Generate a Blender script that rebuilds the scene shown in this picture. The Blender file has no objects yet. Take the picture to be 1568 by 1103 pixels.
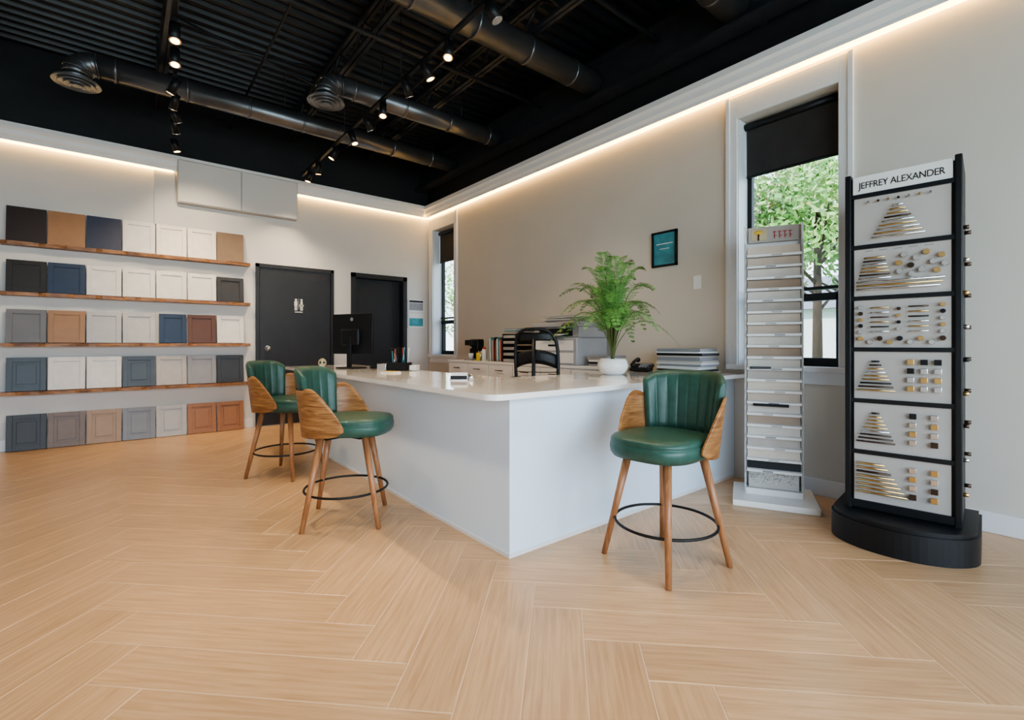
import bpy, bmesh, math, random
from mathutils import Matrix, Vector, Euler
random.seed(7)
D=bpy.data; SC=bpy.context.scene
R=math.radians
try: SC.view_settings.look='AgX - Medium High Contrast'
except Exception: pass
# ---------------------------------------------------------------- materials
def newmat(name):
    m=D.materials.new(name); m.use_nodes=True
    nt=m.node_tree; b=nt.nodes['Principled BSDF']
    return m,nt,b
def mat(name,col,rough=.5,metal=0,var=.06,scale=8,bump=0,bscale=60,spec=.5,coat=0):
    m,nt,b=newmat(name)
    tc=nt.nodes.new('ShaderNodeTexCoord'); n=nt.nodes.new('ShaderNodeTexNoise')
    n.inputs['Scale'].default_value=scale; n.inputs['Detail'].default_value=3
    nt.links.new(tc.outputs['Object'],n.inputs['Vector'])
    r=nt.nodes.new('ShaderNodeValToRGB')
    r.color_ramp.elements[0].position=.3; r.color_ramp.elements[1].position=.7
    r.color_ramp.elements[0].color=[c*(1-var) for c in col]+[1]
    r.color_ramp.elements[1].color=[min(1,c*(1+var)) for c in col]+[1]
    nt.links.new(n.outputs['Fac'],r.inputs['Fac']); nt.links.new(r.outputs['Color'],b.inputs['Base Color'])
    b.inputs['Roughness'].default_value=rough; b.inputs['Metallic'].default_value=metal
    b.inputs['Specular IOR Level'].default_value=spec; b.inputs['Coat Weight'].default_value=coat
    if bump:
        n2=nt.nodes.new('ShaderNodeTexNoise'); n2.inputs['Scale'].default_value=bscale
        nt.links.new(tc.outputs['Object'],n2.inputs['Vector'])
        bp=nt.nodes.new('ShaderNodeBump'); bp.inputs['Strength'].default_value=bump; bp.inputs['Distance'].default_value=.01
        nt.links.new(n2.outputs['Fac'],bp.inputs['Height']); nt.links.new(bp.outputs['Normal'],b.inputs['Normal'])
    return m
def wood(name,c1,c2,rough=.45,stretch=(2,2,22),sc=3):
    m,nt,b=newmat(name)
    tc=nt.nodes.new('ShaderNodeTexCoord'); mp=nt.nodes.new('ShaderNodeMapping')
    mp.inputs['Scale'].default_value=stretch
    n=nt.nodes.new('ShaderNodeTexNoise'); n.inputs['Scale'].default_value=sc; n.inputs['Detail'].default_value=6; n.inputs['Distortion'].default_value=.8
    nt.links.new(tc.outputs['Object'],mp.inputs['Vector']); nt.links.new(mp.outputs['Vector'],n.inputs['Vector'])
    r=nt.nodes.new('ShaderNodeValToRGB'); r.color_ramp.elements[0].position=.35; r.color_ramp.elements[1].position=.65
    r.color_ramp.elements[0].color=list(c1)+[1]; r.color_ramp.elements[1].color=list(c2)+[1]
    nt.links.new(n.outputs['Fac'],r.inputs['Fac']); nt.links.new(r.outputs['Color'],b.inputs['Base Color'])
    b.inputs['Roughness'].default_value=rough
    return m
def emis(name,col,st):
    m,nt,b=newmat(name)
    b.inputs['Base Color'].default_value=list(col)+[1]
    b.inputs['Emission Color'].default_value=list(col)+[1]; b.inputs['Emission Strength'].default_value=st
    return m
M={}
M['wall']=mat('wall_paint',(.64,.63,.61),.75,var=.02,scale=2,bump=.05,bscale=200)
M['wallr']=mat('wall_paint_glow_tint',(.62,.575,.51),.75,var=.02,scale=2,bump=.05,bscale=200)  # right wall: same room paint, warm LED glow mixed into its colour
M['black']=mat('black_paint',(.009,.010,.013),.65,var=.2)
M['trim']=mat('white_trim',(.74,.75,.765),.45,var=.01)
M['deck']=mat('black_deck',(.016,.018,.024),.42,metal=.1,var=.15)
M['steel']=mat('black_steel',(.034,.037,.045),.4,metal=.3,var=.15)
M['duct']=mat('duct_metal',(.18,.185,.20),.32,metal=.8,var=.12,scale=5)
M['diff']=mat('diffuser_metal',(.24,.25,.27),.35,metal=.7,var=.05)
M['door']=mat('door_charcoal',(.018,.021,.028),.5,var=.1)
M['led']=emis('led_warm',(1,.56,.13),15)
M['lamp']=emis('lamp_warm',(1,.55,.17),16)
M['plastic']=mat('black_plastic',(.010,.011,.013),.42,var=.1,spec=.35)
M['counter']=mat('counter_panel',(.70,.81,.93),.55,var=.012,scale=2)
M['quartz']=mat('quartz_top',(.86,.85,.84),.08,var=.03,scale=3,coat=.3)
M['cab']=mat('white_cabinet',(.78,.78,.78),.4,var=.01)
M['chrome']=mat('chrome',(.75,.75,.77),.2,metal=1,var=.04)
M['gold']=mat('brushed_gold',(.72,.50,.22),.3,metal=1,var=.06)
M['bronze']=mat('dark_bronze',(.09,.06,.045),.35,metal=.8,var=.1)
M['green']=mat('green_leather',(.030,.092,.072),.36,var=.15,scale=20,bump=.12,bscale=220)
M['walnut']=wood('walnut_ply',(.20,.085,.03),(.42,.21,.08),.4,(3,3,30),2.2)
M['leg']=wood('leg_wood',(.28,.12,.05),(.42,.20,.095),.35,(14,14,1.5),3)
M['shelfwood']=wood('live_edge_wood',(.12,.05,.018),(.36,.17,.065),.45,(1.2,14,14),3)
M['paper']=mat('paper_white',(.74,.74,.73),.6,var=.02)
M['board']=mat('greige_board',(.45,.425,.40),.55,var=.02)
M['white']=mat('white_ceramic',(.84,.84,.83),.25,var=.01)
M['grey']=mat('grey_plastic',(.26,.27,.29),.4,var=.04)
M['shade']=mat('roller_shade',(.034,.032,.031),.8,var=.1)
M['leaf']=mat('fern_leaf',(.12,.31,.07),.5,var=.5,scale=14)
M['stem']=mat('fern_stem',(.10,.12,.03),.6)
M['soil']=mat('soil',(.04,.025,.015),.9)
M['cream']=mat('cream_figurine',(.55,.47,.30),.4)
M['red']=mat('red_ink',(.5,.05,.03),.5); M['yel']=mat('yellow_ink',(.75,.5,.05),.5); M['blue']=mat('blue_print',(.05,.25,.30),.4,var=.3)
g,nt,b=newmat('window_glass')
t=nt.nodes.new('ShaderNodeBsdfTransparent'); gl=nt.nodes.new('ShaderNodeBsdfGlossy'); gl.inputs['Roughness'].default_value=.02
mx=nt.nodes.new('ShaderNodeMixShader'); mx.inputs[0].default_value=.05
nt.links.new(t.outputs[0],mx.inputs[1]); nt.links.new(gl.outputs[0],mx.inputs[2]); nt.links.new(mx.outputs[0],nt.nodes['Material Output'].inputs['Surface'])
M['glass']=g
ac,nt,b=newmat('acrylic_panel')
t=nt.nodes.new('ShaderNodeBsdfTransparent'); gl=nt.nodes.new('ShaderNodeBsdfPrincipled'); gl.inputs['Base Color'].default_value=(.6,.66,.72,1); gl.inputs['Roughness'].default_value=.1
mx=nt.nodes.new('ShaderNodeMixShader'); mx.inputs[0].default_value=.35
nt.links.new(t.outputs[0],mx.inputs[1]); nt.links.new(gl.outputs[0],mx.inputs[2]); nt.links.new(mx.outputs[0],nt.nodes['Material Output'].inputs['Surface'])
M['acrylic']=ac
# floor wood tile
m,nt,b=newmat('herringbone_wood_tile'); M['floor']=m
uv=nt.nodes.new('ShaderNodeUVMap'); uv.uv_map='UVMap'; uv2=nt.nodes.new('ShaderNodeUVMap'); uv2.uv_map='rnd'
mp=nt.nodes.new('ShaderNodeMapping'); mp.inputs['Scale'].default_value=(1.5,26,1)
n=nt.nodes.new('ShaderNodeTexNoise'); n.inputs['Scale'].default_value=2.2; n.inputs['Detail'].default_value=7; n.inputs['Distortion'].default_value=.5
nt.links.new(uv.outputs[0],mp.inputs[0]); nt.links.new(mp.outputs[0],n.inputs['Vector'])
r=nt.nodes.new('ShaderNodeValToRGB'); r.color_ramp.elements[0].position=.25; r.color_ramp.elements[1].position=.75
r.color_ramp.elements[0].color=(.46,.285,.150,1); r.color_ramp.elements[1].color=(.66,.445,.262,1)
nt.links.new(n.outputs['Fac'],r.inputs['Fac'])
sx=nt.nodes.new('ShaderNodeSeparateXYZ'); nt.links.new(uv2.outputs[0],sx.inputs[0])
mr=nt.nodes.new('ShaderNodeMapRange'); mr.inputs['To Min'].default_value=.93; mr.inputs['To Max'].default_value=1.06
nt.links.new(sx.outputs[0],mr.inputs['Value'])
hs=nt.nodes.new('ShaderNodeHueSaturation'); nt.links.new(mr.outputs[0],hs.inputs['Value']); nt.links.new(r.outputs[0],hs.inputs['Color'])
nt.links.new(hs.outputs[0],b.inputs['Base Color']); b.inputs['Roughness'].default_value=.30
bp=nt.nodes.new('ShaderNodeBump'); bp.inputs['Strength'].default_value=.25; bp.inputs['Distance'].default_value=.004
nt.links.new(n.outputs['Fac'],bp.inputs['Height']); nt.links.new(bp.outputs[0],b.inputs['Normal'])
M['grout']=mat('grout',(.72,.56,.41),.6)
def cmat(name,c,rough=.45): 
    if name not in M: M[name]=mat(name,c,rough,var=.05,scale=12)
    return M[name]
# ---------------------------------------------------------------- mesh builder
class B:
    def __init__(s): s.bm=bmesh.new(); s.mats=[]; s.T=Matrix.Identity(4)
    def mi(s,m):
        if isinstance(m,str): m=M[m]
        if m not in s.mats: s.mats.append(m)
        return s.mats.index(m)
    def v(s,p): return s.bm.verts.new(s.T@Vector(p))
    def f(s,vs,i,sm=False):
        try:
            f=s.bm.faces.new(vs); f.material_index=i; f.smooth=sm; return f
        except ValueError: return None
    def box(s,c,sz,m,rot=(0,0,0),bev=0):
        i=s.mi(m); Rm=Euler(rot).to_matrix(); c=Vector(c)
        hx,hy,hz=[a/2 for a in sz]
        vs=[s.v(c+Rm@Vector((x*hx,y*hy,z*hz))) for x in(-1,1) for y in(-1,1) for z in(-1,1)]
        fs=[s.f([vs[k] for k in q],i) for q in((0,1,3,2),(4,6,7,5),(0,4,5,1),(2,3,7,6),(0,2,6,4),(1,5,7,3))]
        if bev:
            es=list({e for f in fs for e in f.edges})
            r=bmesh.ops.bevel(s.bm,geom=es,offset=bev,segments=3,profile=.5,affect='EDGES')
            for f in r['faces']: f.material_index=i; f.smooth=True
    def bb(s,x0,x1,y0,y1,z0,z1,m,bev=0): s.box(((x0+x1)/2,(y0+y1)/2,(z0+z1)/2),(x1-x0,y1-y0,z1-z0),m,bev=bev)
    def cyl(s,p0,p1,r0,m,r1=None,seg=16,cap=True,sm=True):
        r1=r0 if r1 is None else r1; i=s.mi(m); p0=Vector(p0);p1=Vector(p1); d=(p1-p0).normalized()
        a=d.orthogonal().normalized(); b2=d.cross(a)
        A=[];C=[]
        for k in range(seg):
            t=2*math.pi*k/seg; o=a*math.cos(t)+b2*math.sin(t)
            A.append(s.v(p0+o*r0)); C.append(s.v(p1+o*r1))
        for k in range(seg):
            j=(k+1)%seg; s.f([A[k],A[j],C[j],C[k]],i,sm)
        if cap: s.f(A[::-1],i); s.f(C,i)
    def lathe(s,c,prof,m,seg=32,sy=1):
        i=s.mi(m); rings=[]
        for r,z in prof:
            rings.append([s.v((c[0]+r*math.cos(2*math.pi*k/seg),c[1]+sy*r*math.sin(2*math.pi*k/seg),c[2]+z)) for k in range(seg)])
        for a,b2 in zip(rings,rings[1:]):
            for k in range(seg):
                j=(k+1)%seg; s.f([a[k],a[j],b2[j],b2[k]],i,True)
        s.f(rings[0][::-1],i); s.f(rings[-1],i)
    def sph(s,c,r,m,sc=(1,1,1),seg=14):
        i=s.mi(m); n=seg//2; rows=[]
        for a in range(1,n):
            ph=math.pi*a/n
            rows.append([s.v((c[0]+sc[0]*r*math.sin(ph)*math.cos(2*math.pi*k/seg),c[1]+sc[1]*r*math.sin(ph)*math.sin(2*math.pi*k/seg),c[2]-sc[2]*r*math.cos(ph))) for k in range(seg)])
        bt=s.v((c[0],c[1],c[2]-sc[2]*r)); tp=s.v((c[0],c[1],c[2]+sc[2]*r))
        for a,b2 in zip(rows,rows[1:]):
            for k in range(seg):
                j=(k+1)%seg; s.f([a[k],a[j],b2[j],b2[k]],i,True)
        for k in range(seg):
            j=(k+1)%seg; s.f([bt,rows[0][j],rows[0][k]],i,True); s.f([tp,rows[-1][k],rows[-1][j]],i,True)
    def tube(s,pts,r,m,seg=8,closed=False):
        i=s.mi(m); pts=[Vector(p) for p in pts]; n=len(pts); rings=[]
        up=None
        for k,p in enumerate(pts):
            if closed: t=(pts[(k+1)%n]-pts[k-1]).normalized()
            else: t=(pts[min(k+1,n-1)]-pts[max(k-1,0)]).normalized()
            if up is None: up=t.orthogonal().normalized()
            up=(up-t*up.dot(t)).normalized(); w=t.cross(up)
            rr=r(k/(n-1)) if callable(r) else r
            rings.append([s.v(p+(up*math.cos(2*math.pi*q/seg)+w*math.sin(2*math.pi*q/seg))*rr) for q in range(seg)])
        L=n if closed else n-1
        for k in range(L):
            a=rings[k]; b2=rings[(k+1)%n]
            for q in range(seg):
                j=(q+1)%seg; s.f([a[q],a[j],b2[j],b2[q]],i,True)
        if not closed: s.f(rings[0][::-1],i); s.f(rings[-1],i)
    def ring(s,c,Rr,r,m,seg=40): s.tube([(c[0]+Rr*math.cos(2*math.pi*k/seg),c[1]+Rr*math.sin(2*math.pi*k/seg),c[2]) for k in range(seg)],r,m,closed=True)
    def shell(s,fo,fi,nu,nv,m,mi2=None):
        i=s.mi(m); i2=s.mi(mi2 or m)
        O=[[s.v(fo(a/nu,b2/nv)) for b2 in range(nv+1)] for a in range(nu+1)]
        I=[[s.v(fi(a/nu,b2/nv)) for b2 in range(nv+1)] for a in range(nu+1)]
        for a in range(nu):
            for b2 in range(nv):
                s.f([O[a][b2],O[a+1][b2],O[a+1][b2+1],O[a][b2+1]],i,True)
                s.f([I[a][b2],I[a][b2+1],I[a+1][b2+1],I[a+1][b2]],i2,True)
        for a in range(nu):
            s.f([O[a][0],I[a][0],I[a+1][0],O[a+1][0]],i); s.f([O[a][nv],O[a+1][nv],I[a+1][nv],I[a][nv]],i)
        for b2 in range(nv):
            s.f([O[0][b2],O[0][b2+1],I[0][b2+1],I[0][b2]],i); s.f([O[nu][b2],I[nu][b2],I[nu][b2+1],O[nu][b2+1]],i)
    def poly(s,pts,z0,z1,m):
        i=s.mi(m); a=[s.v((x,y,z0)) for x,y in pts]; b2=[s.v((x,y,z1)) for x,y in pts]
        s.f(a[::-1],i); s.f(b2,i); n=len(pts)
        for k in range(n): s.f([a[k],a[(k+1)%n],b2[(k+1)%n],b2[k]],i)
    def obj(s,name,loc=(0,0,0),rz=0,parent=None):
        me=D.meshes.new(name); bmesh.ops.recalc_face_normals(s.bm,faces=s.bm.faces[:]); s.bm.to_mesh(me); s.bm.free()
        for m in s.mats: me.materials.append(m)
        o=D.objects.new(name,me); SC.collection.objects.link(o); o.location=loc; o.rotation_euler=(0,0,rz)
        if parent: o.parent=parent
        return o
XW=4.285; YW=7.70; XL=-4.0; YF=-3.0; ZC=4.62; CT=3.64
# ---------------------------------------------------------------- floor
b=B(); W=.22; n5=5; L=n5*W; gap=.0009
ux=b.bm.loops.layers.uv.new('UVMap'); ur=b.bm.loops.layers.uv.new('rnd'); fi=b.mi('floor')
OX,OY=.828,.078; s2=math.sqrt(.5)
def plank(p0,q0,pl,ql,alongp):
    c=((p0+pl/2-q0-ql/2)*s2+OX,(p0+pl/2+q0+ql/2)*s2+OY)
    if not(XL-1<c[0]<XW+1 and YF-1<c[1]<YW+1): return
    ra=random.random()*40; rb=random.random()*40; rr=random.random()
    def loopv(g,z):
        vs=[];uvs=[]
        for p,q in((p0+g,q0+g),(p0+pl-g,q0+g),(p0+pl-g,q0+ql-g),(p0+g,q0+ql-g)):
            vs.append(b.v(((p-q)*s2+OX,(p+q)*s2+OY,z))); uvs.append((p-p0+ra,q-q0+rb) if alongp else (q-q0+ra,p-p0+rb))
        return vs,uvs
    A,ua=loopv(gap,-.0015); C,uc=loopv(gap+.0032,0)
    fs=[(C,uc)]+[([A[k],A[(k+1)%4],C[(k+1)%4],C[k]],[ua[k],ua[(k+1)%4],uc[(k+1)%4],uc[k]]) for k in range(4)]
    for vs,uvs in fs:
        f=b.f(vs,fi)
        for l,u in zip(f.loops,uvs): l[ux].uv=u; l[ur].uv=(rr,rr)
for i in range(-90,90):
    for j in range(-9,10):
        o=j*2*L
        plank(i*W+o,i*W,L,W,True); plank(i*W+o,(i+1)*W,W,L,False)
for co,no in(((XL,0,0),(-1,0,0)),((XW,0,0),(1,0,0)),((0,YF,0),(0,-1,0)),((0,YW,0),(0,1,0))):
    bmesh.ops.bisect_plane(b.bm,geom=b.bm.verts[:]+b.bm.edges[:]+b.bm.faces[:],plane_co=co,plane_no=no,clear_outer=True)
b.bb(XL,XW,YF,YW,-.1,-.0012,'grout')
b.obj('floor')
# ---------------------------------------------------------------- walls
WT=.22; WZ0,WZ1=1.02,3.22; W1=(1.267,2.05); W2=(6.79,7.50)
b=B()
for y0,y1 in((YF,W1[0]),(W1[1],W2[0]),(W2[1],YW)): b.bb(XW,XW+WT,y0,y1,0,CT,'wallr')
for y0,y1 in(W1,W2): b.bb(XW,XW+WT,y0,y1,0,WZ0,'wallr'); b.bb(XW,XW+WT,y0,y1,WZ1,CT,'wallr')
b.bb(XW,XW+WT,YF,YW,CT,ZC,'black'); b.obj('wall_right')
b=B(); DX0,DX1,DZ=2.93,3.80,2.31
b.bb(XL-.2,DX0,YW,YW+.25,0,CT,'wall'); b.bb(DX1,XW+WT,YW,YW+.25,0,CT,'wall'); b.bb(DX0,DX1,YW,YW+.25,DZ,CT,'wall')
b.bb(XL-.2,XW+WT,YW,YW+.25,CT,ZC,'black'); b.obj('wall_back')
b=B(); b.bb(XL-.2,XL,YF,YW,0,CT,'wall'); b.bb(XL-.2,XL,YF,YW,CT,ZC,'black'); b.obj('wall_left')
b=B(); b.bb(XL-.2,-3.6,YF-.2,YF,0,CT,'wall'); b.bb(3.9,XW+WT,YF-.2,YF,0,CT,'wall'); b.bb(-3.6,3.9,YF-.2,YF,0,.25,'wall'); b.bb(-3.6,3.9,YF-.2,YF,3.2,CT,'wall'); b.bb(XL-.2,XW+WT,YF-.2,YF,CT,ZC,'black'); b.obj('wall_front')
b=B()
for k in range(6): x=-3.6+k*1.5; b.bb(x-.03 if k else x,x+.03 if k<5 else x,YF-.12,YF-.05,.25,3.2,'plastic')
b.bb(-3.6,3.9,YF-.12,YF-.05,.25,.32,'plastic'); b.bb(-3.6,3.9,YF-.12,YF-.05,3.13,3.2,'plastic'); b.bb(-3.6,3.9,YF-.12,YF-.05,2.3,2.36,'plastic'); b.bb(-3.6,3.9,YF-.09,YF-.085,.3,3.15,'glass'); b.obj('window_3')
# ceiling deck
b=B(); i=b.mi('deck'); per=.15; y=YF; prof=[]
while y<YW:
    prof+=[(y,ZC),(y+.06,ZC),(y+.08,ZC-.045),(y+.13,ZC-.045)]; y+=per
prof.append((YW,ZC)); prof=[p for p in prof if p[0]<=YW]
A=[b.v((XL,y,z)) for y,z in prof]; C=[b.v((XW,y,z)) for y,z in prof]
for k in range(len(prof)-1): b.f([A[k],C[k],C[k+1],A[k+1]],i)
b.bb(XL-.2,XW+WT,YF-.2,YW+.25,ZC+.005,ZC+.15,'black'); b.obj('ceiling')
for x in(-2.6,-1.15,.34,1.92,3.12):
    b=B(); zt=ZC-.09; zb=4.26
    for dx in(-.025,.025):
        b.bb(x+dx-.018,x+dx+.018,YF,YW,zt-.02,zt+.04,'steel'); b.bb(x+dx-.018,x+dx+.018,YF,YW,zb-.015,zb+.02,'steel')
    y=YF+.1; k=0
    while y+.35<YW:
        b.cyl((x,y,zb if k%2 else zt),(x,y+.35,zt if k%2 else zb),.013,'steel',seg=6); y+=.35; k+=1
    b.obj('ceiling_joist')
b=B()
b.bb(4.02,4.20,YF,YW,3.92,3.95,'steel'); b.bb(4.02,4.20,YF,YW,4.30,4.33,'steel'); b.bb(4.10,4.12,YF,YW,3.95,4.30,'steel')
for y in [YF+.6+k*1.05 for k in range(10)]: b.bb(4.12,XW,y,y+.05,3.95,4.3,'steel')
b.obj('ceiling_beam')
b=B()
for y in(2.75,4.45): b.cyl((XL,y,4.2),(4.1,y,4.2),.022,'steel',seg=8)
b.cyl((2.6,YF,4.17),(2.6,YW,4.17),.016,'steel',seg=8); b.cyl((1.15,YF,4.22),(1.15,YW,4.22),.014,'steel',seg=8)
b.obj('ceiling_conduit')
b=B()
for x0,x1 in((.39,1.87),(1.97,3.07)):
    for y in(3.1,5.9): b.cyl((x0,y,4.27),(x1,y,4.52),.012,'steel',seg=6); b.cyl((x0,y,4.52),(x1,y,4.27),.012,'steel',seg=6)
b.obj('joist_bracing')
def duct(x0,y,z,elbow,r=.12,x1=4.05):
    b=B(); b.cyl((x0,y,z),(x1,y,z),r,'duct',seg=28)
    x=x0+.15
    while x<x1: b.cyl((x-.012,y,z),(x+.012,y,z),r+.007,'duct',seg=28); x+=.62
    if elbow:
        pts=[]
        for k in range(9):
            a=k/8*math.pi/2; pts.append((x0-.15*math.sin(a),y,z-.15+.15*math.cos(a)))
        b.tube(pts,r,'duct',seg=24)
        for p,q in zip(pts[::2],pts[2::2]): b.cyl(Vector(p),Vector(p)+(Vector(q)-Vector(p))*.15,r+.008,'duct',seg=24)
        cx=x0-.15; b.cyl((cx,y,z-.15),(cx,y,z-.19),r,'duct',seg=24)
        b.lathe((cx,y,z),[(.11,-.18),(.185,-.215),(.18,-.22),(.1,-.19)],'diff',seg=28)
        for rr,zz in((.195,-.232),(.150,-.244),(.108,-.256),(.066,-.268)):
            b.lathe((cx,y,z),[(rr-.035,zz+.028),(rr,zz),(rr-.004,zz-.005),(rr-.022,zz+.006)],'diff',seg=28)
    for x in([x0+.5,x0+1.8,x0+3.0] if x1-x0>3 else [x0+.5,x0+1.6]):
        b.cyl((x,y,z+r),(x,y,ZC-.04),.005,'steel',seg=6)
    b.obj('ventilation_duct')
duct(-.22,6.5,4.06,True,.115); duct(1.86,5.32,4.07,True,.11); duct(-3.9,3.56,4.10,False,.13); duct(-3.9,1.97,4.08,False,.13)
# ---------------------------------------------------------------- cornices with LED
def cprof(b,p0,p1,nrm):
    prof=[(0,3.47),(.06,3.47),(.065,3.50),(.09,3.53),(.10,3.58),(.13,3.60),(.13,3.655),(0,3.655)]
    i=b.mi('trim'); A=[b.v((p0[0]+nrm[0]*o,p0[1]+nrm[1]*o,z)) for o,z in prof]; C=[b.v((p1[0]+nrm[0]*o,p1[1]+nrm[1]*o,z)) for o,z in prof]
    n=len(prof)
    for k in range(n): b.f([A[k],A[(k+1)%n],C[(k+1)%n],C[k]],i)
    b.f(A,i); b.f(C[::-1],i)
b=B(); cprof(b,(XW,YF),(XW,YW),(-1,0)); b.bb(XW-.055,XW-.003,YF,YW-.03,3.453,3.47,'led'); b.obj('trim_1')
b=B(); cprof(b,(XL,YW),(.54,YW),(0,-1)); b.bb(XL,.50,YW-.055,YW-.003,3.453,3.47,'led'); b.obj('trim_2')
b=B(); cprof(b,(2.02,YW),(XW-.13,YW),(0,-1)); b.bb(2.05,XW-.06,YW-.055,YW-.003,3.453,3.47,'led'); b.obj('trim_3')
b=B(); b.bb(.54,2.02,YW-.11,YW,3.06,3.655,'board')
b.bb(.55,1.272,YW-.125,YW-.11,3.07,3.61,'wall',bev=.003); b.bb(1.282,2.01,YW-.125,YW-.11,3.07,3.61,'wall',bev=.003); b.bb(.54,2.02,YW-.13,YW-.11,3.615,3.655,'trim'); b.obj('wall_cabinet')
b=B(); b.bb(.30,.52,YW-.03,YW,2.75,3.45,'wall'); b.obj('trim_4')
b=B(); b.bb(XW-.018,XW,YF,1.96,0,.13,'trim',bev=.004); b.obj('baseboard_right')
b=B(); b.bb(XL,1.44,YW-.016,YW,0,.13,'trim',bev=.004); b.bb(2.61,2.86,YW-.016,YW,0,.13,'trim'); b.obj('baseboard_back')
# ---------------------------------------------------------------- windows
def window(idx,y0,y1,shade_z):
    b=B(); t=.085; z0,z1=WZ0,WZ1; xo=XW-.022
    b.bb(xo,XW,y0-t,y0,z0-.05,z1+.2,'trim',bev=.004); b.bb(xo,XW,y1,y1+t,z0-.05,z1+.2,'trim',bev=.004); b.bb(xo,XW,y0,y1,z1,z1+.2,'trim',bev=.004)
    b.bb(xo-.012,XW,y0-t-.012,y0-t+.02,z0-.05,z1+.2,'trim'); b.bb(xo-.012,XW,y1+t-.02,y1+t+.012,z0-.05,z1+.2,'trim')
    b.bb(XW-.06,XW+.17,y0-t,y1+t,z0-.045,z0,'trim',bev=.004)
    b.bb(XW-.02,XW,y0-t,min(y1+t,1.955) if idx==1 else y1+t,z0-.14,z0-.045,'trim')
    b.bb(XW,XW+.17,y0,y0+.006,z0,z1,'trim'); b.bb(XW,XW+.17,y1-.006,y1,z0,z1,'trim')
    gx0,gx1=XW+.17,XW+.22; fw=.045
    b.bb(gx0,gx1,y0,y0+fw,z0,z1,'plastic'); b.bb(gx0,gx1,y1-fw,y1,z0,z1,'plastic'); b.bb(gx0,gx1,y0,y1,z1-fw,z1,'plastic'); b.bb(gx0,gx1,y0,y1,z0,z0+fw+.02,'plastic')
    b.bb(gx0-.01,gx1,y0,y1,1.56,1.62,'plastic'); b.bb(gx0-.02,gx1,y0,y1,1.65,1.675,'plastic')
    b.bb(gx0-.01,gx1,y0+.045,y0+.07,z0+.05,1.6,'plastic'); b.bb(gx0-.01,gx1,y1-.07,y1-.045,z0+.05,1.6,'plastic')
    b.bb(gx0+.02,gx0+.025,y0+.03,y1-.03,z0,z1,'glass')
    b.bb(gx0-.04,gx0-.034,y0+.02,y1-.02,shade_z,z1-.03,'shade'); b.cyl((gx0-.037,y0+.02,shade_z),(gx0-.037,y1-.02,shade_z),.012,'plastic',seg=8)
    b.cyl((gx0-.045,y0+.01,z1-.045),(gx0-.045,y1-.01,z1-.045),.032,'plastic',seg=12)
    b.obj('window_%d'%idx)
window(1,W1[0],W1[1],2.72); window(2,W2[0],W2[1],2.66)
# ---------------------------------------------------------------- doors
b=B(); x0,x1=1.475,2.585
b.bb(x0,x0+.045,YW-.04,YW-.001,0,2.37,'door'); b.bb(x1-.045,x1,YW-.04,YW-.001,0,2.37,'door'); b.bb(x0,x1,YW-.04,YW-.001,2.32,2.37,'door'); b.bb(x0+.05,x1-.05,YW-.022,YW-.001,.01,2.315,'door',bev=.003)
b.sph((1.63,YW-.075,1.14),.033,'chrome'); b.cyl((1.63,YW-.022,1.14),(1.63,YW-.06,1.14),.018,'chrome'); b.cyl((1.63,YW-.022,1.14),(1.63,YW-.028,1.14),.036,'chrome',seg=20)
for dx,sk in((-.04,0),(.04,1)):
    cx=2.06+dx; yy=YW-.026
    b.cyl((cx,yy,1.87),(cx,yy-.003,1.87),.016,'paper',seg=14)
    b.box((cx,yy,1.815),(.045 if not sk else .03,.004,.07),'paper'); b.box((cx-.011,yy,1.75),(.015,.004,.08),'paper'); b.box((cx+.011,yy,1.75),(.015,.004,.08),'paper')
    if sk: b.box((cx,yy,1.785),(.06,.004,.03),'paper')
b.box((2.06,YW-.026,1.81),(.003,.004,.16),'paper'); b.box((2.06,YW-.026,1.685),(.11,.004,.012),'paper')
b.obj('door_1')
b=B()
b.bb(2.87,DX0+.01,YW-.03,YW-.001,0,2.37,'door'); b.bb(DX1-.01,3.86,YW-.03,YW-.001,0,2.37,'door'); b.bb(2.87,3.86,YW-.03,YW-.001,DZ-.01,2.37,'door')
b.bb(DX0+.001,DX0+.015,YW,YW+.2,0,DZ-.001,'door'); b.bb(DX1-.015,DX1-.001,YW,YW+.2,0,DZ-.001,'door'); b.bb(DX0+.001,DX1-.001,YW,YW+.2,DZ-.015,DZ-.001,'door')
b.bb(DX0+.015,DX1-.015,YW+.12,YW+.16,.01,DZ-.015,'door',bev=.003); b.sph((3.02,YW+.06,1.1),.03,'chrome'); b.cyl((3.02,YW+.12,1.1),(3.02,YW+.08,1.1),.015,'chrome')
b.obj('door_2')
b=B(); b.bb(3.89,4.20,YW-.012,YW,1.77,1.99,'paper'); b.bb(3.91,4.18,YW-.015,YW-.012,1.80,1.93,'grey'); b.bb(3.91,4.18,YW-.015,YW-.012,1.94,1.975,'plastic')
b.bb(3.89,4.20,YW-.012,YW,1.49,1.75,'paper'); b.bb(3.91,4.18,YW-.015,YW-.012,1.52,1.66,'blue'); b.obj('wall_notice')
b=B(); 
for y0,y1,z0,z1 in((2.65,2.94,1.99,2.01),(2.65,2.94,2.33,2.35),(2.65,2.67,1.99,2.35),(2.92,2.94,1.99,2.35)): b.bb(XW-.025,XW,y0,y1,z0,z1,'plastic')
b.bb(XW-.012,XW,2.66,2.93,2.0,2.34,'blue'); b.bb(XW-.014,XW-.011,2.70,2.89,2.22,2.228,'paper'); b.bb(XW-.014,XW-.011,2.74,2.85,2.17,2.176,'paper'); b.obj('framed_certificate')
b=B(); b.bb(XW-.008,XW,2.40,2.48,1.73,1.86,'white',bev=.003); b.bb(XW-.014,XW,2.425,2.455,1.77,1.82,'white'); b.obj('light_switch')
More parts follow.
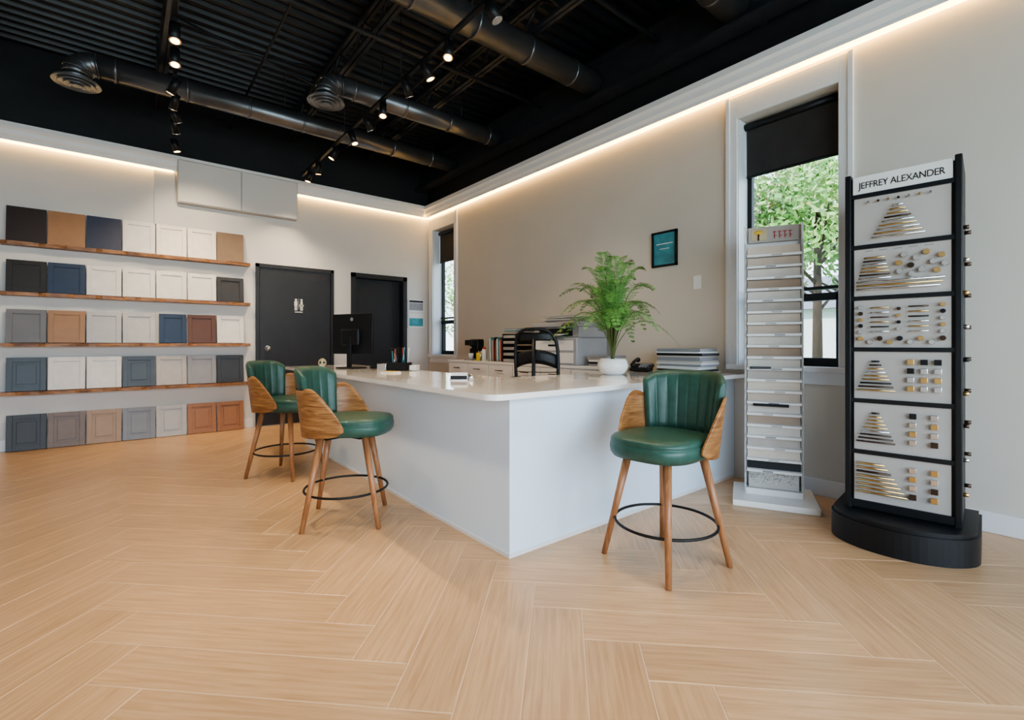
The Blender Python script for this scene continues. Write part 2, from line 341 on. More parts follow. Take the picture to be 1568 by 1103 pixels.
# ---------------------------------------------------------------- shelves and samples
cols={'dk':(.028,.018,.018),'oak':(.31,.17,.09),'navy':(.014,.028,.070),'wh':(.64,.63,.62),'cr':(.72,.68,.62),'bo':(.21,.145,.10),'esp':(.016,.014,.015),
 'blue':(.014,.034,.08),'char':(.032,.034,.040),'gry':(.15,.15,.16),'lg':(.42,.42,.43),'rb':(.10,.042,.027),'slate':(.060,.080,.105),'greige':(.40,.38,.365),
 'mg':(.25,.25,.27),'tan':(.32,.215,.14),'or':(.32,.15,.075),'bg':(.17,.125,.105),'sg':(.20,.21,.24)}
rows=[(2.345,['dk','oak','navy','wh','cr','cr','bo'],.40),(1.783,['esp','blue','wh','wh','wh','wh','char'],.36),(1.21,['gry','oak','lg','lg','blue','rb','wh'],.38),
 (.665,['slate','wh','wh','slate','greige','mg','char'],.38),(0.0,['char','bg','tan','sg','lg','or','or'],.40)]
for k,(z,cs,h) in enumerate(rows):
    if z>0:
        b=B(); N=40
        pts=[(-1.06,YW)]+[(-1.06+2.45*t/N,YW-.125-.012*math.sin(t*.9+k)-.006*math.sin(t*2.3)) for t in range(N+1)]+[(1.39,YW)]
        b.poly(pts,z-.04,z,'shelfwood'); b.obj('floating_shelf')
    b=B(); tilt=R(7)
    for j,c in enumerate(cs):
        m=cmat('sample_'+c,cols[c]); xa=-1.015+.334*j+(0 if not(k==2 and j==4) else .03); w=.322 if not(k==2 and j==4) else .29
        dy=YW-.085; hh=h if not(k==1 and j==6) else .34
        b.T=Matrix.Translation((xa+w/2,dy,z+.003))@Matrix.Rotation(-tilt,4,'X')
        b.box((0,0,hh/2),(w,.014,hh),m)
        if not(k==0 and j in(0,1,2,6)):
            st=.05
            for cx,cz,sx_,sz_ in((-w/2+st/2,hh/2,st,hh),(w/2-st/2,hh/2,st,hh),(0,st/2,w-2*st,st),(0,hh-st/2,w-2*st,st)): b.box((cx,-.012,cz),(sx_,.012,sz_),m,bev=.002)
            if k==4 or (k==3 and j in(0,3)): b.box((0,-.009,hh/2),(w-2*st-.06,.010,hh-2*st-.06),m,bev=.004)
    b.obj('cabinet_door_samples')
# ---------------------------------------------------------------- reception counter (L)
SX,SY,ZT=1.47,1.97,.935; IX,IY=2.32,2.95; YE=6.10
def rc(cx,cy,r,a0,a1,n=8): return [(cx+r*math.cos(R(a0+(a1-a0)*k/n)),cy+r*math.sin(R(a0+(a1-a0)*k/n))) for k in range(n+1)]
b=B(); r_=.09
pts=rc(SX+r_,SY+r_,r_,180,270)+[(XW-.002,SY),(XW-.002,IY),(IX,IY),(IX,YE)]+rc(SX+.05,YE-.05,.05,90,180,5)
b.poly(pts,ZT-.032,ZT,'quartz')
BX,BY=1.676,2.084
b.poly([(BX,BY),(XW-.002,BY),(XW-.002,BY+.12),(BX+.12,BY+.12),(BX+.12,YE-.14),(BX,YE-.14)],0,ZT-.032,'counter')
b.bb(BX+.12,IX-.05,BY+.7,YE-.14,.06,ZT-.032,'cab'); b.bb(BX+.12,XW-.002,BY+.12,IY-.05,.06,ZT-.032,'cab')
b.bb(BX-.006,XW-.02,BY-.008,BY,0,.022,'trim'); b.bb(BX-.008,BX,BY-.008,YE-.14,0,.022,'trim')
b.obj('reception_counter')
# ---------------------------------------------------------------- bar stools
def stool(loc,face,leg):
    b=B(); Rf=Matrix.Rotation(R(face),4,'Z'); Rl=Matrix.Rotation(R(leg),4,'Z')
    b.T=Rl
    for sx_ in(-1,1):
        for sy_ in(-1,1): b.cyl((sx_*.137,sy_*.137,.60),(sx_*.236,sy_*.236,0),.024,'leg',r1=.015,seg=14)
    b.ring((0,0,.22),.272,.008,'plastic',48)
    b.box((0,0,.590),(.32,.32,.018),'plastic',bev=.004); b.box((0,0,.575),(.34,.05,.02),'plastic',rot=(0,0,R(45))); b.box((0,0,.575),(.34,.05,.02),'plastic',rot=(0,0,R(-45)))
    b.T=Rf
    i=b.mi('green'); rings=[]; prof=[(.80,.590),(.93,.596),(.985,.618),(1,.645),(.988,.668),(.965,.672),(.985,.678),(.975,.692),(.93,.704),(.80,.711),(.5,.713),(.2,.713)]
    for sc,z in prof:
        rg=[]
        for k in range(44):
            t=2*math.pi*k/44; c,s_=math.cos(t),math.sin(t); e=2/3.0
            x=.045+.262*sc*math.copysign(abs(c)**e,c); y=.238*sc*math.copysign(abs(s_)**e,s_)
            if x<-.05: y*=1-.35*((-.05-x)/.18)**2
            rg.append(b.v((x,y,z)))
        rings.append(rg)
    for a,c in zip(rings,rings[1:]):
        for k in range(44): b.f([a[k],a[(k+1)%44],c[(k+1)%44],c[k]],i,True)
    b.f(rings[0][::-1],i); b.f(rings[-1],i,True)
    TH=R(112)
    def ztop(a):
        t=abs(a)/TH
        if t<.5: return .90
        u=(t-.5)/.5
        return .90+.035*math.sin(math.pi*min(1,u*1.6))*(1-u) -.24*u**2.2
    def zbot(a): 
        t=abs(a)/TH
        return .585+.02*t*t+ (.03*((t-.8)/.2)**2 if t>.8 else 0)
    def sh(r):
        def fn(u,v):
            a=-TH+2*TH*u; z=zbot(a)+(ztop(a)-zbot(a))*v; rr=r+.045*(z-.6)/.4
            sq=1+.05*abs(math.sin(2*a))
            return (-.02-rr*sq*math.cos(a),rr*sq*math.sin(a),z)
        return fn
    b.shell(sh(.258),sh(.247),44,8,'walnut')
    TG=R(57); NCH=8
    def pad(inner):
        def fn(u,v):
            a=-TG+2*TG*u; e=abs(a)/TG
            top=1.045-.05*e**6-.010*e**2
            z=.67+v*(top-.67); f_=(z-.6)/.4
            ch=abs(math.sin(math.pi*u*NCH))**.5
            edge=max(0,min(1,min(v*7,(1-v)*11)))**.5*min(1,(1-e)*14+.25)**.5
            if inner: rr=.240+.045*f_-.004-(.022+.008*ch*min(1,(1-v)*4))*edge
            else: rr=.244+.045*f_+ (.012*edge if z>.905 else 0)
            sq=1+.05*abs(math.sin(2*a))
            return (-.02-rr*sq*math.cos(a),rr*sq*math.sin(a),z)
        return fn
    b.shell(pad(False),pad(True),96,22,'green')
    b.T=Matrix.Identity(4)
    return b.obj('bar_stool',loc)
stool((2.33,1.52,0),184,-9)
stool((1.19,3.27,0),318,-29)
stool((1.17,4.76,0),312,-50)
# ---------------------------------------------------------------- tile sample tower
b=B(); 
b.bb(-.28,.24,-.28,.28,0,.045,'white',bev=.006)
b.bb(-.12,-.10,-.19,.19,.045,2.12,'white')
b.bb(-.12,-.02,-.199,-.185,.045,2.12,'white',bev=.002); b.bb(-.12,-.02,.185,.199,.045,2.12,'white',bev=.002)
b.bb(-.02,.045,.188,.194,.10,1.98,'acrylic'); b.bb(-.02,.045,-.194,-.188,.10,1.98,'acrylic')
b.bb(-.10,.03,-.19,.19,.045,.09,'white'); b.bb(-.09,-.06,-.17,.17,1.995,2.115,'board')
b.bb(-.062,-.055,-.15,-.04,2.01,2.10,'cream')
b.cyl((-.052,-.10,2.01),(-.052,-.10,2.06),.006,'bronze',seg=6); b.sph((-.052,-.10,2.07),.026,'yel',sc=(.15,1.2,.7))
for q,yy in enumerate((.01,.045,.08,.115)): b.box((-.056,yy,2.045),(.004,.006,.05),'red'); b.box((-.056,yy,2.07),(.004,.024,.006),'red'); b.box((-.056,yy+.006,2.04),(.004,.018,.005),'red')
tc=[(.62,.52,.43),(.74,.69,.62),(.45,.35,.27),(.70,.66,.60),(.54,.49,.44),(.74,.66,.56)]
for k in range(20):
    z=.235+k*.087; m=cmat('tile_%d'%(k%6),tc[(k*5)%6],.3)
    if k==0: m=M['plastic']
    b.box((-.014,0,z+.034),(.012,.355,.064),m,rot=(0,R(-18),0))
    b.box((.004,0,z-.002),(.044,.365,.008),'white',rot=(0,R(22),0)); b.box((.026,0,z-.009),(.004,.365,.018),'white')
    b.box((.029,.02*((k*7)%5-2),z-.009),(.003,.07,.011),'board' if k%3 else 'grey')
b.box((-.02,0,.155),(.012,.34,.13),cmat('terrazzo',(.50,.48,.46)),rot=(0,R(-12),0))
random.seed(3)
for k in range(110): b.box((-.013,random.uniform(-.16,.16),random.uniform(.10,.21)),(.010,.007,.007),['white','grey','cream'][k%3],rot=(random.random(),0,0))
b.box((.03,-.09,1.018),(.03,.14,.018),'plastic',rot=(0,0,.15)); b.box((.03,-.02,.735),(.03,.24,.02),'plastic',rot=(0,0,-.1))
b.obj('tile_sample_display',(3.85,1.57,0),R(205.5))
# ---------------------------------------------------------------- hardware display stand
b=B(); Hw=.245
base=[(.0+.26*math.cos(R(a)),.345*math.sin(R(a))) for a in range(-90,91,6)]+[(-.46,.345),(-.46,-.345)]
b.poly(base,0,.15,'plastic'); b.poly([(x*.96,y*.96) for x,y in base],.15,.175,'plastic')
b.bb(-.42,.0,-Hw,Hw,.17,2.235,'plastic')
for s_ in(-1,1): b.bb(-.45,.03,s_*(Hw+.010)-.016,s_*(Hw+.010)+.016,.17,2.26,'plastic',bev=.006)
pz=.3175; z0=.215
for k in range(6):
    za=z0+k*pz; b.bb(0,.014,-.225,.225,za+.012,za+pz-.014,'board'); b.bb(0,.026,-Hw,Hw,za+pz-.014,za+pz+.012,'plastic')
b.bb(0,.026,-Hw,Hw,z0-.03,z0+.016,'plastic')
zt=z0+6*pz; b.bb(0,.02,-.232,.232,zt+.010,zt+.125,'paper',bev=.003)
FX=.014
def bar(y0,y1,z,m,r=.0042,st=.020):
    b.cyl((FX+st,y0,z),(FX+st,y1,z),r,m,seg=8)
    for y in(y0+.15*(y1-y0),y1-.15*(y1-y0)): b.cyl((FX,y,z),(FX+st,y,z),r*.8,m,seg=6)
def knob(y,z,m,r=.014,sq=False):
    b.cyl((FX,y,z),(FX+.016,y,z),r*.4,m,seg=8)
    if sq: b.box((FX+.02,y,z),(.012,r*2,r*2),m,bev=.002)
    else: b.cyl((FX+.014,y,z),(FX+.028,y,z),r,m,r1=r*.85,seg=14)
mm=['gold','chrome','bronze','gold','plastic','chrome']
def pyr(yc,zb,n,w0,w1,ms,dz=.027):
    for q in range(n):
        w=w0+(w1-w0)*q/(n-1); bar(yc-w/2,yc+w/2,zb-q*dz,ms[q%len(ms)],.0052)
zr=lambda k:z0+(5-k)*pz+pz/2
pyr(-.01,zr(0)+.07,9,.05,.25,['chrome','gold','gold','bronze','chrome','gold','chrome','gold'],.0225)
for q in range(7): knob(-.15+q*.048,zr(0)+.112,mm[(q+1)%6],.007)
for q in range(5): b.box((FX+.001,-.15+q*.07,zr(1)+.13),(.003,.04,.005),'grey')
pyr(-.12,zr(1)+.085,7,.10,.16,['gold','bronze','chrome','gold'],.021)
for q in range(3): bar(-.21,.20-.01*q,zr(1)-.062-q*.022,['chrome','gold','chrome'][q],.006)
for q,(y,dz_,m_) in enumerate([(.02,.085,'chrome'),(.075,.06,'gold'),(.05,.02,'bronze'),(.12,.09,'bronze'),(.15,.03,'chrome'),(.10,-.01,'gold'),(.185,.065,'gold'),(.055,-.032,'chrome'),(-.005,.04,'gold'),(.165,-.02,'bronze'),(.20,.015,'chrome'),(.0,-.012,'chrome')]): knob(y,zr(1)+dz_,mm[q%6] if q%2 else m_,.017)
for q in range(6):
    bar(-.14,-.05 ,zr(2)+.095-q*.029,mm[q%6]); bar(.04,.13,zr(2)+.095-q*.029,mm[(q+2)%6])
for q in range(5):
    knob(-.19,zr(2)+.10-q*.038,mm[(q+1)%6],.013); knob(.19,zr(2)+.10-q*.038,mm[(q+3)%6],.013)
    if q<4: knob(-.005,zr(2)+.085-q*.04,mm[(q+2)%6],.011)
for q in range(9): knob(-.19+q*.0475,zr(2)-.092-(.022 if q%2 else 0),mm[q%6],.015)
for rk,ms in((3,['plastic','bronze','gold','chrome','gold','gold']),(4,['bronze','gold','gold','gold','gold','chrome','bronze','bronze']),(5,['gold','gold','bronze','gold','gold','gold'])):
    if rk==5:
        for q in range(8): bar(-.21,-.21+.14+.015*q,zr(5)+.09-q*.025,ms[q%6],.0065)
    else: pyr(-.115,zr(rk)+.085,9,.04,.19,ms,.022)
    for cy in(.05,.11,.17) if rk==3 else (.06,.155):
        for q in range(4): knob(cy,zr(rk)+.085-q*.052,mm[(q+rk+(cy>.1))%6],.016,True)
for q in range(9): b.cyl((-.05-.03*(q%3),Hw+.026,.35+q*.19),(-.05-.03*(q%3),Hw+.05,.35+q*.19),.012,mm[q%6],seg=10); b.cyl((-.3,Hw+.026,.35+q*.19),(-.3,Hw+.055,.35+q*.19),.012,'bronze',seg=10)
st=b.obj('hardware_display_stand',(3.60,.750,0),R(186))
tcv=D.curves.new('header_text','FONT'); tcv.body='JEFFREY ALEXANDER'; tcv.size=.056; tcv.align_x='CENTER'; tcv.align_y='CENTER'; tcv.extrude=.0008; tcv.space_character=.95
to=D.objects.new('header_text',tcv); SC.collection.objects.link(to); to.parent=st; to.location=(.0215,0,zt+.062); to.rotation_euler=(R(90),0,R(90)); to.scale=(.80,1,1)
tcv.materials.append(M['plastic'])
# ---------------------------------------------------------------- credenza + printer etc.
b=B(); cx0,cx1,cy0,cy1,cz=3.68,XW-.02,3.05,6.0,.97
b.bb(cx0+.02,cx1,cy0,cy1,.06,cz-.03,'cab'); b.bb(cx0,cx1,cy0-.01,cy1+.01,cz-.03,cz,'cab',bev=.004); b.bb(cx0+.06,cx1,cy0+.02,cy1-.02,0,.06,'plastic')
nb=6; wdt=(cy1-cy0)/nb
for k in range(nb):
    for z_0,z_1 in((.74,.93),(.42,.73),(.08,.41)):
        b.bb(cx0+.002,cx0+.02,cy0+k*wdt+.008,cy0+(k+1)*wdt-.008,z_0,z_1,'cab',bev=.003)
        b.cyl((cx0-.02,cy0+(k+.35)*wdt,(z_0+z_1)/2+.03),(cx0-.02,cy0+(k+.65)*wdt,(z_0+z_1)/2+.03),.006,'bronze',seg=8)
b.obj('credenza')
b=B(); M['pgrey']=mat('printer_grey',(.36,.37,.40),.45,var=.03)
b.box((0,0,.15),(.50,.72,.30),'pgrey',bev=.015); b.box((-.02,0,.36),(.46,.72,.12),'pgrey',bev=.012); b.box((0,0,.445),(.50,.72,.05),'pgrey',bev=.01)
b.box((.212,0,.36),(.012,.52,.085),'plastic'); b.box((.25,0,.335),(.14,.34,.008),'paper',rot=(0,R(8),0)); b.box((.262,.25,.445),(.06,.16,.014),'plastic',rot=(0,R(30),0))
b.box((.252,0,.08),(.006,.62,.11),'cab'); b.box((.258,0,.08),(.006,.14,.02),'plastic'); b.box((.252,0,.215),(.006,.62,.11),'cab'); b.box((.258,0,.215),(.006,.14,.02),'plastic')
for k in range(10): b.box((random.uniform(-.03,.02),random.uniform(-.08,.05),.475+k*.008),(.30,.50-.03*(k%4),.006),['paper','board','grey','paper'][k%4],rot=(0,0,random.uniform(-.15,.15)))
b.obj('office_printer',(3.96,3.84,cz),R(180))
b=B()
for k in range(5):
    z=k*.075; b.box((0,0,z+.004),(.32,.26,.006),'plastic')
    b.box((0,-.13,z+.03),(.32,.006,.06),'plastic'); b.box((0,.13,z+.03),(.32,.006,.06),'plastic'); b.box((-.16,0,z+.03),(.006,.26,.06),'plastic')
    for q in range(4): b.box((.01,0,z+.012+q*.009),(.30,.23,.006),['paper','board','paper','grey'][(q+k)%4],rot=(0,0,random.uniform(-.06,.06)))
for k in range(4): b.box((.0,.02,.385+k*.012),(.31,.25,.010),['board','blue','paper','grey'][k],rot=(0,0,random.uniform(-.2,.2)))
b.obj('letter_tray_stack',(3.93,4.70,cz),R(180))
b=B()
for k in range(9): b.box((random.uniform(-.01,.01),random.uniform(-.01,.01),.006+k*.014),(.28,.20,.012),['paper','board','grey','plastic','paper'][k%5],rot=(0,0,random.uniform(-.12,.12)))
b.obj('document_stack',(3.88,4.39,cz),0)
b=B()
for k in range(5): b.box((random.uniform(-.01,.01),random.uniform(-.01,.01),.012+k*.022),(.30,.26,.020),['grey','plastic','paper','board','grey'][k%5],rot=(0,0,random.uniform(-.12,.12)))
b.obj('document_stack',(3.92,3.25,cz),0)
b=B()
for k in range(12): b.box((0,-.15+k*.027,.14+.01*(k%3)),(.24,.022,.28+.02*(k%3)),['grey','paper','blue','board','red','plastic'][k%6],rot=(.06*(k%2),0,0))
b.box((0,-.175,.1),(.2,.006,.2),'plastic'); b.box((0,.165,.1),(.2,.006,.2),'plastic'); b.box((0,0,.003),(.24,.35,.006),'plastic')
b.obj('magazine_rack',(3.95,5.06,cz),R(180))
b=B()
b.box((-.03,0,.15),(.12,.20,.30),'plastic',bev=.015); b.box((.06,0,.25),(.12,.19,.08),'plastic',bev=.012); b.box((.06,0,.012),(.14,.19,.024),'grey',bev=.005); b.cyl((.07,0,.20),(.07,0,.17),.015,'chrome'); b.cyl((.07,0,.024),(.07,0,.10),.032,'white',r1=.038)
b.obj('coffee_machine',(3.93,5.68,cz),R(180))
b=B(); b.cyl((0,0,0),(0,0,.16),.035,'white',r1=.03); b.cyl((0,0,.16),(0,0,.19),.03,'red',r1=.012); b.cyl((.0,.09,0),(0,.09,.13),.033,'chrome'); b.cyl((-.07,.04,0),(-.07,.04,.11),.03,'yel'); b.obj('supply_bottles',(3.86,5.36,cz))
# office chair
b=B()
for k in range(5):
    a=R(72*k); b.cyl((0,0,.09),(.28*math.cos(a),.28*math.sin(a),.07),.02,'plastic',seg=8); b.cyl((.28*math.cos(a),.28*math.sin(a)-.02,.03),(.28*math.cos(a),.28*math.sin(a)+.02,.03),.03,'plastic',seg=12)
b.cyl((0,0,.08),(0,0,.56),.028,'plastic'); b.ring((0,0,.25),.2,.01,'chrome'); b.box((0,0,.60),(.44,.44,.07),'shade',bev=.03)
def bk(y,z): return (-.21-.06*(z-.65)+.09*(y/.23)**2,y,z)
out=[bk(.21*math.copysign(abs(math.cos(t))**.6,math.cos(t)),1.03+.31*math.copysign(abs(math.sin(t))**.6,math.sin(t))) for t in [2*math.pi*k/36 for k in range(36)]]
b.tube(out,.016,'plastic',closed=True)
b.shell(lambda u,v:bk(-.18+.36*u,1.23+.075*v),lambda u,v:tuple(Vector(bk(-.18+.36*u,1.23+.075*v))+Vector((.02,0,0))),12,4,'plastic')
b.shell(lambda u,v:bk(-.20+.40*u,1.02+.13*v-.05*(abs(2*u-1))**2),lambda u,v:tuple(Vector(bk(-.20+.40*u,1.02+.13*v-.05*(abs(2*u-1))**2))+Vector((.02,0,0))),12,3,'plastic')
for z_ in(.78,.86,.94): b.tube([bk(-.20+.04*q,z_) for q in range(11)],.004,'plastic',seg=5)
b.tube([(-.15,0,.57),(-.25,0,.62),(-.25,0,.85),(-.235,0,1.25)],.018,'plastic')
for s_ in(-1,1): b.tube([(-.05,s_*.22,.60),(-.05,s_*.28,.66),(-.05,s_*.28,.84)],.014,'plastic'); b.box((0,s_*.28,.86),(.25,.07,.03),'plastic',bev=.01)
b.obj('office_chair',(3.14,3.41,0),R(30))
# ---------------------------------------------------------------- items on counter
b=B()
b.box((0,0,.375),(.025,.58,.44),'plastic',bev=.006); b.box((.0135,0,.38),(.002,.56,.41),'shade'); b.box((-.03,0,.34),(.05,.26,.18),'plastic',bev=.02)
b.box((-.05,0,.18),(.02,.06,.34),'plastic',bev=.004); b.box((-.02,0,.008),(.20,.26,.014),'plastic',bev=.005); b.cyl((-.013,0,.535),(-.016,0,.535),.02,'grey',seg=18)
b.obj('computer_monitor',(1.94,5.15,ZT),R(25))
b=B(); b.box((0,0,.012),(.14,.34,.02),'plastic',bev=.005)
for i_ in range(4):
    for j_ in range(11): b.box((-.045+i_*.03,-.1525+j_*.0305,.026),(.024,.025,.008),'shade')
b.obj('keyboard',(2.17,4.84,ZT),R(10))
b=B()
b.box((0,0,.004),(.14,.20,.008),'plastic'); 
for yy in(-.1,0,.1): b.box((0,yy,.04),(.14,.005,.08),'plastic')
for xx in(-.07,.0,.07): b.box((xx,0,.04),(.005,.20,.08),'plastic')
for k in range(12):
    x=random.uniform(-.05,.05); y=random.uniform(-.08,.08); b.cyl((x,y,.01),(x+random.uniform(-.03,.03),y+random.uniform(-.04,.04),.18+random.random()*.06),.005,['plastic','blue','paper','red','chrome'][k%5],seg=8)
for yy in(-.03,.03): b.ring((.02,yy+.05,.22),.018,.004,'plastic',16)
b.box((.0,.17,.035),(.10,.10,.07),'chrome',bev=.006); b.box((.0,-.16,.03),(.10,.07,.05),'paper',bev=.004)
b.obj('desk_organizer',(2.14,4.42,ZT),R(40))
b=B(); b.box((0,0,.006),(.10,.16,.012),'paper'); b.box((0,0,.014),(.09,.14,.004),'yel'); b.obj('sticky_notes',(1.90,4.10,ZT),R(20))
b=B(); b.cyl((0,0,0),(0,0,.012),.04,'bronze'); b.sph((0,0,.06),.05,'cream',sc=(1,.9,1)); b.box((.035,0,.03),(.03,.05,.035),'cream',bev=.008); b.sph((.042,.018,.065),.011,'plastic'); b.sph((.042,-.018,.065),.011,'plastic'); b.obj('skull_figurine',(1.68,5.35,ZT),R(250))
b=B()
b.box((0,0,.005),(.08,.13,.010),'chrome',bev=.002); b.box((-.012,0,.03),(.005,.12,.05),'white',rot=(0,R(-15),0)); b.box((.01,0,.028),(.02,.10,.04),'paper',rot=(0,R(-15),0)); b.box((.03,0,.02),(.004,.12,.03),'plastic')
b.cyl((0,.085,0),(0,.085,.045),.022,'chrome',seg=20)
b.obj('business_card_holder',(1.90,2.95,ZT),R(230))
b=B(); b.box((0,0,.035),(.20,.19,.035),'plastic',rot=(0,R(11),0),bev=.008); b.box((-.04,0,.02),(.10,.17,.04),'plastic',bev=.006)
for i_ in range(4):
    for j_ in range(3): b.box((.07-i_*.028,.0+j_*.026,.046+i_*.0055),(.018,.018,.010),'grey',rot=(0,R(11),0))
b.box((-.055,.03,.068),(.05,.11,.006),'grey',rot=(0,R(11),0))
b.tube([(.09,-.065,.06),(.06,-.065,.085),(0,-.065,.10),(-.06,-.065,.115),(-.10,-.065,.10)],.015,'plastic'); b.sph((.085,-.065,.06),.025,'plastic'); b.sph((-.09,-.065,.105),.025,'plastic')
b.obj('desk_telephone',(3.90,2.80,ZT+.003),R(200))
b=B(); z=0
for k in range(11):
    t=[.022,.014,.028,.016][k%4]; w=.46-.015*(k%4)
    b.box((random.uniform(-.01,.01),random.uniform(-.02,.02),z+t/2),(.31-.01*(k%3),w,t-.001),['board','plastic','paper','grey','sample_wh','board','grey'][k%7],rot=(0,0,random.uniform(-.03,.03)),bev=.002); z+=t
b.obj('catalogue_stack',(4.04,2.40,ZT),0)
# fern
b=B()
b.lathe((0,0,0),[(.075,0),(.10,.012),(.128,.05),(.133,.085),(.120,.125),(.108,.138),(.10,.138),(.10,.125)],'white',seg=40)
b.cyl((0,0,.11),(0,0,.13),.1,'soil',seg=24)
random.seed(11)
li=b.mi('leaf')
def leaf(p,d,nrm,l,w):
    d=d.normalized(); sdir=d.cross(nrm)
    if sdir.length<1e-4: return
    sdir.normalize(); a=b.v(p); c=b.v(p+d*l*.45+sdir*w); e=b.v(p+d*l-Vector((0,0,l*.15))); f_=b.v(p+d*l*.45-sdir*w)
    b.f([a,c,e,f_],li)
NF=40
for k in range(NF):
    az=2*math.pi*k*.618+random.uniform(-.3,.3); ring_=k/NF
    H=1.10-.52*ring_**1.15+random.uniform(-.08,.05); out_=.11+.44*ring_**.6+random.uniform(-.07,.07); dirv=Vector((math.cos(az),math.sin(az),0))
    N=28; pts=[]
    for q in range(N+1):
        t=q/N; rr=out_*(t**1.9); zz=.12+(H-.12)*(1-(1-t)**1.45)-(.24*ring_+.03)*max(0,t-.55)**2/.16
        sw=.04*math.sin(t*3+k); pts.append(dirv*(.012+rr)+Vector((-dirv.y,dirv.x,0))*sw*t+Vector((0,0,zz)))
    b.tube(pts,lambda t:.0042*(1-.8*t),'stem',seg=5)
    for q in range(11,N+1):
        t=q/N; T_=(pts[min(q+1,N)]-pts[q-1]).normalized(); side=T_.cross(Vector((0,0,1)) if abs(T_.z)<.95 else dirv); side.normalize(); nrm=side.cross(T_)
        pl=.088*math.sin(math.pi*min(1,(t-.36)/.64*.88+.10))+.010
        for s_ in(-1,1):
            dv=(side*s_+T_*.5+Vector((0,0,random.uniform(-.3,.1)))).normalized(); nn=6 if pl>.05 else 4
            for m_ in range(1,nn+1):
                pp=pts[q]+dv*pl*m_/(nn+.6); l_=.019*(1.15-m_/(nn+2))
                sd=dv.cross(nrm).normalized()
                for s3 in(-1,1): leaf(pp,dv*.5+sd*s3,nrm,l_,.0042)
            leaf(pts[q]+dv*pl*.85,dv,nrm,pl*.22,.004); leaf(pts[q],dv,nrm,pl*.9,.0018)
b.obj('potted_fern',(3.31,2.68,ZT))
# ---------------------------------------------------------------- track lights
def track(p0,p1,heads,hang,name='track_light'):
    b=B(); p0=Vector(p0);p1=Vector(p1); d=(p1-p0)
    mid=(p0+p1)/2; b.box(mid,(.035,d.length,.03),'plastic',rot=(0,0,math.atan2(d.y,d.x)-math.pi/2))
    for y in hang:
        q=p0+d*((y-p0.y)/d.y); b.cyl(q,(q.x,q.y,ZC-.05),.004,'plastic',seg=5)
    L_=[]
    for y,on,tx,ty in heads:
        q=p0+d*((y-p0.y)/d.y); dr=Vector((tx,ty,-1)).normalized()
        b.box(q+Vector((0,0,-.03)),(.03,.08,.03),'plastic'); b.cyl(q+Vector((0,0,-.03)),q+Vector((0,0,-.08)),.006,'plastic',seg=6)
        c=q+Vector((0,0,-.10)); b.cyl(c-dr*.06,c+dr*.075,.036,'plastic',seg=18); b.cyl(c+dr*.075,c+dr*.085,.036,'chrome',r1=.042,seg=18)
        if on: b.cyl(c+dr*.0855,c+dr*.088,.030,'lamp',seg=16); L_.append((c+dr*.12,dr))
    o=b.obj(name)
    for c,dr in L_:
        l=D.lights.new('spot_lamp','SPOT'); l.energy=SPOT; l.color=(1,.77,.51); l.spot_size=R(80); l.spot_blend=.8; l.shadow_soft_size=.05
        lo=D.objects.new('spot_lamp',l); SC.collection.objects.link(lo); lo.location=c; lo.rotation_euler=dr.to_track_quat('-Z','Y').to_euler(); lo.parent=o
SPOT=84
track((2.05,-1.5,3.70),(2.05,7.45,3.70),[(-.6,0,.3,0),(.7,1,-.3,.1),(1.9,1,-.1,.1),(2.75,0,.4,-.3),(3.34,1,-.2,-.2),(3.71,1,.5,-.1),(4.08,0,.6,.3),(4.61,1,-.1,-.2),(5.0,0,.6,.2),(5.45,1,.3,-.2),(6.05,1,-.5,.3),(6.7,1,.1,.3),(7.1,1,-.2,.2)],(-1.2,.1,1.4,3.0,4.2,5.7,6.9))
track((-.10,-1.5,3.70),(.50,7.40,3.70),[(-.3,1,-.3,0),(1.5,1,.2,0),(3.0,1,.2,.2),(4.47,1,0,-.2),(4.85,1,0,-.2),(5.4,1,-.5,.6),(5.75,1,-.2,.7),(6.1,0,.5,.3),(6.4,1,.3,.9),(7.0,1,.3,.1)],(-1.2,.1,1.4,2.9,4.2))
# ---------------------------------------------------------------- exterior
b=B(); b.box((8,2,-.16),(70,60,.1),mat('grass',(.16,.26,.09),.9,var=.4,scale=3)); b.obj('ground')
b=B(); b.box((7.6,6,-.10),(3,40,.02),mat('asphalt',(.32,.32,.33),.9,var=.1,scale=20)); b.obj('road')
b=B(); sid=mat('house_siding',(.78,.80,.84),.7,var=.05); rf=mat('house_roof',(.20,.20,.22),.8)
b.box((22.5,8.2,1.2),(5,9,2.6),sid); 
i=b.mi(rf); A=[b.v(p) for p in((19.7,3.5,2.5),(25.3,3.5,2.5),(25.3,12.9,2.5),(19.7,12.9,2.5),(22.5,3.5,4.0),(22.5,12.9,4.0))]
for q in((0,4,5,3),(1,2,5,4),(0,1,4),(3,5,2),(0,3,2,1)): b.f([A[k] for k in q],i)
for y in(5.4,7.6,10.2): b.box((19.98,y,1.4),(.06,1.0,1.2),rf); b.box((19.95,y,1.4),(.04,.06,1.2),sid)
b.obj('neighbour_house')
lm=[mat('leaf_green',(.20,.40,.09),.6,var=.4,scale=.6),mat('leaf_light',(.44,.60,.22),.6,var=.3,scale=.6),mat('leaf_red',(.48,.24,.16),.6,var=.3,scale=.6)]
bark=mat('bark',(.08,.05,.03),.9)
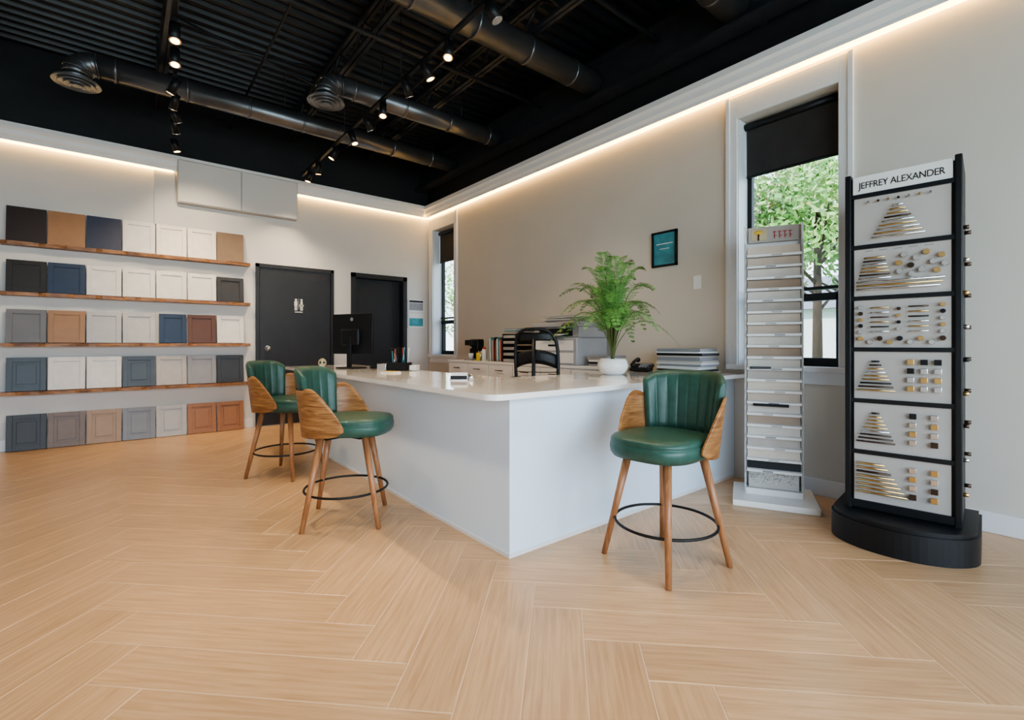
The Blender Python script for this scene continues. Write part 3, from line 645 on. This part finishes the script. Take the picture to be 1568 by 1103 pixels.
def tree(x,y,h,r,ms,n=2600):
    b=B(); b.cyl((0,0,-.11),(0,0,h),.12,bark,r1=.06,seg=8)
    for k in range(7): a=k*.9; b.cyl((0,0,h*.45+k*.2),(r*.7*math.cos(a),r*.7*math.sin(a),h*.6+k*.35),.04,bark,r1=.015,seg=6)
    bl=[(random.uniform(-.6,.6)*r,random.uniform(-.6,.6)*r,h+random.uniform(-.5,.5)*r,r*random.uniform(.35,.6)) for _ in range(12)]
    for k in range(n):
        cx,cy,cz_,rr=bl[k%12]; v=Vector((random.gauss(0,1),random.gauss(0,1),random.gauss(0,1))).normalized()*rr*random.uniform(.6,1.08)+Vector((cx,cy,cz_))
        u=Vector((random.gauss(0,1),random.gauss(0,1),random.gauss(0,1))).normalized(); w=u.orthogonal().normalized(); s_=random.uniform(.05,.11)
        mi_=ms[2] if len(ms)>2 and (k%12) in(1,4,7,9) else ms[k%2]
        b.f([b.v(v-u*s_),b.v(v+w*s_*.7),b.v(v+u*s_),b.v(v-w*s_*.7)],b.mi(mi_))
    b.obj('tree',(x,y,0))
random.seed(5)
tree(11.8,3.9,4.2,1.9,lm[:2],4800); tree(13.2,6.3,4.3,1.9,lm,5200); tree(15.8,4.6,5.0,2.3,lm,4600); tree(12.5,11.5,3.4,2.3,lm[:2]); tree(11.5,16.5,3.4,2.0,lm[:2])
# world
w=D.worlds.new('World'); SC.world=w; w.use_nodes=True; nt=w.node_tree; bg=nt.nodes['Background']
tc=nt.nodes.new('ShaderNodeTexCoord'); sp=nt.nodes.new('ShaderNodeSeparateXYZ'); rp=nt.nodes.new('ShaderNodeValToRGB')
nt.links.new(tc.outputs['Generated'],sp.inputs[0]); nt.links.new(sp.outputs['Z'],rp.inputs['Fac']); nt.links.new(rp.outputs['Color'],bg.inputs['Color'])
rp.color_ramp.elements[0].color=(.78,.90,1,1); rp.color_ramp.elements[1].color=(.42,.63,1,1); bg.inputs['Strength'].default_value=4.0
s=D.lights.new('sun','SUN'); s.energy=6; s.angle=R(3); so=D.objects.new('sun',s); SC.collection.objects.link(so); so.rotation_euler=Vector((.75,-.25,-.9)).to_track_quat('-Z','Y').to_euler()
def area(name,loc,dirv,sx_,sy_,e,col):
    l=D.lights.new(name,'AREA'); l.shape='RECTANGLE'; l.size=sx_; l.size_y=sy_; l.energy=e; l.color=col
    o=D.objects.new(name,l); SC.collection.objects.link(o); o.location=loc; o.rotation_euler=Vector(dirv).to_track_quat('-Z','Z').to_euler(); return o
area('storefront_daylight',(.15,YF+.05,1.75),(0,1,0),7.2,2.8,310,(.68,.85,1))
# camera
cam=D.cameras.new('camera'); cam.sensor_width=36; cam.lens=731/1568*36; cam.shift_y=-.0156; cam.clip_start=.05
co=D.objects.new('camera',cam); SC.collection.objects.link(co); co.location=(0,0,1.2); co.rotation_euler=(R(90),0,R(-39.1)); SC.camera=co
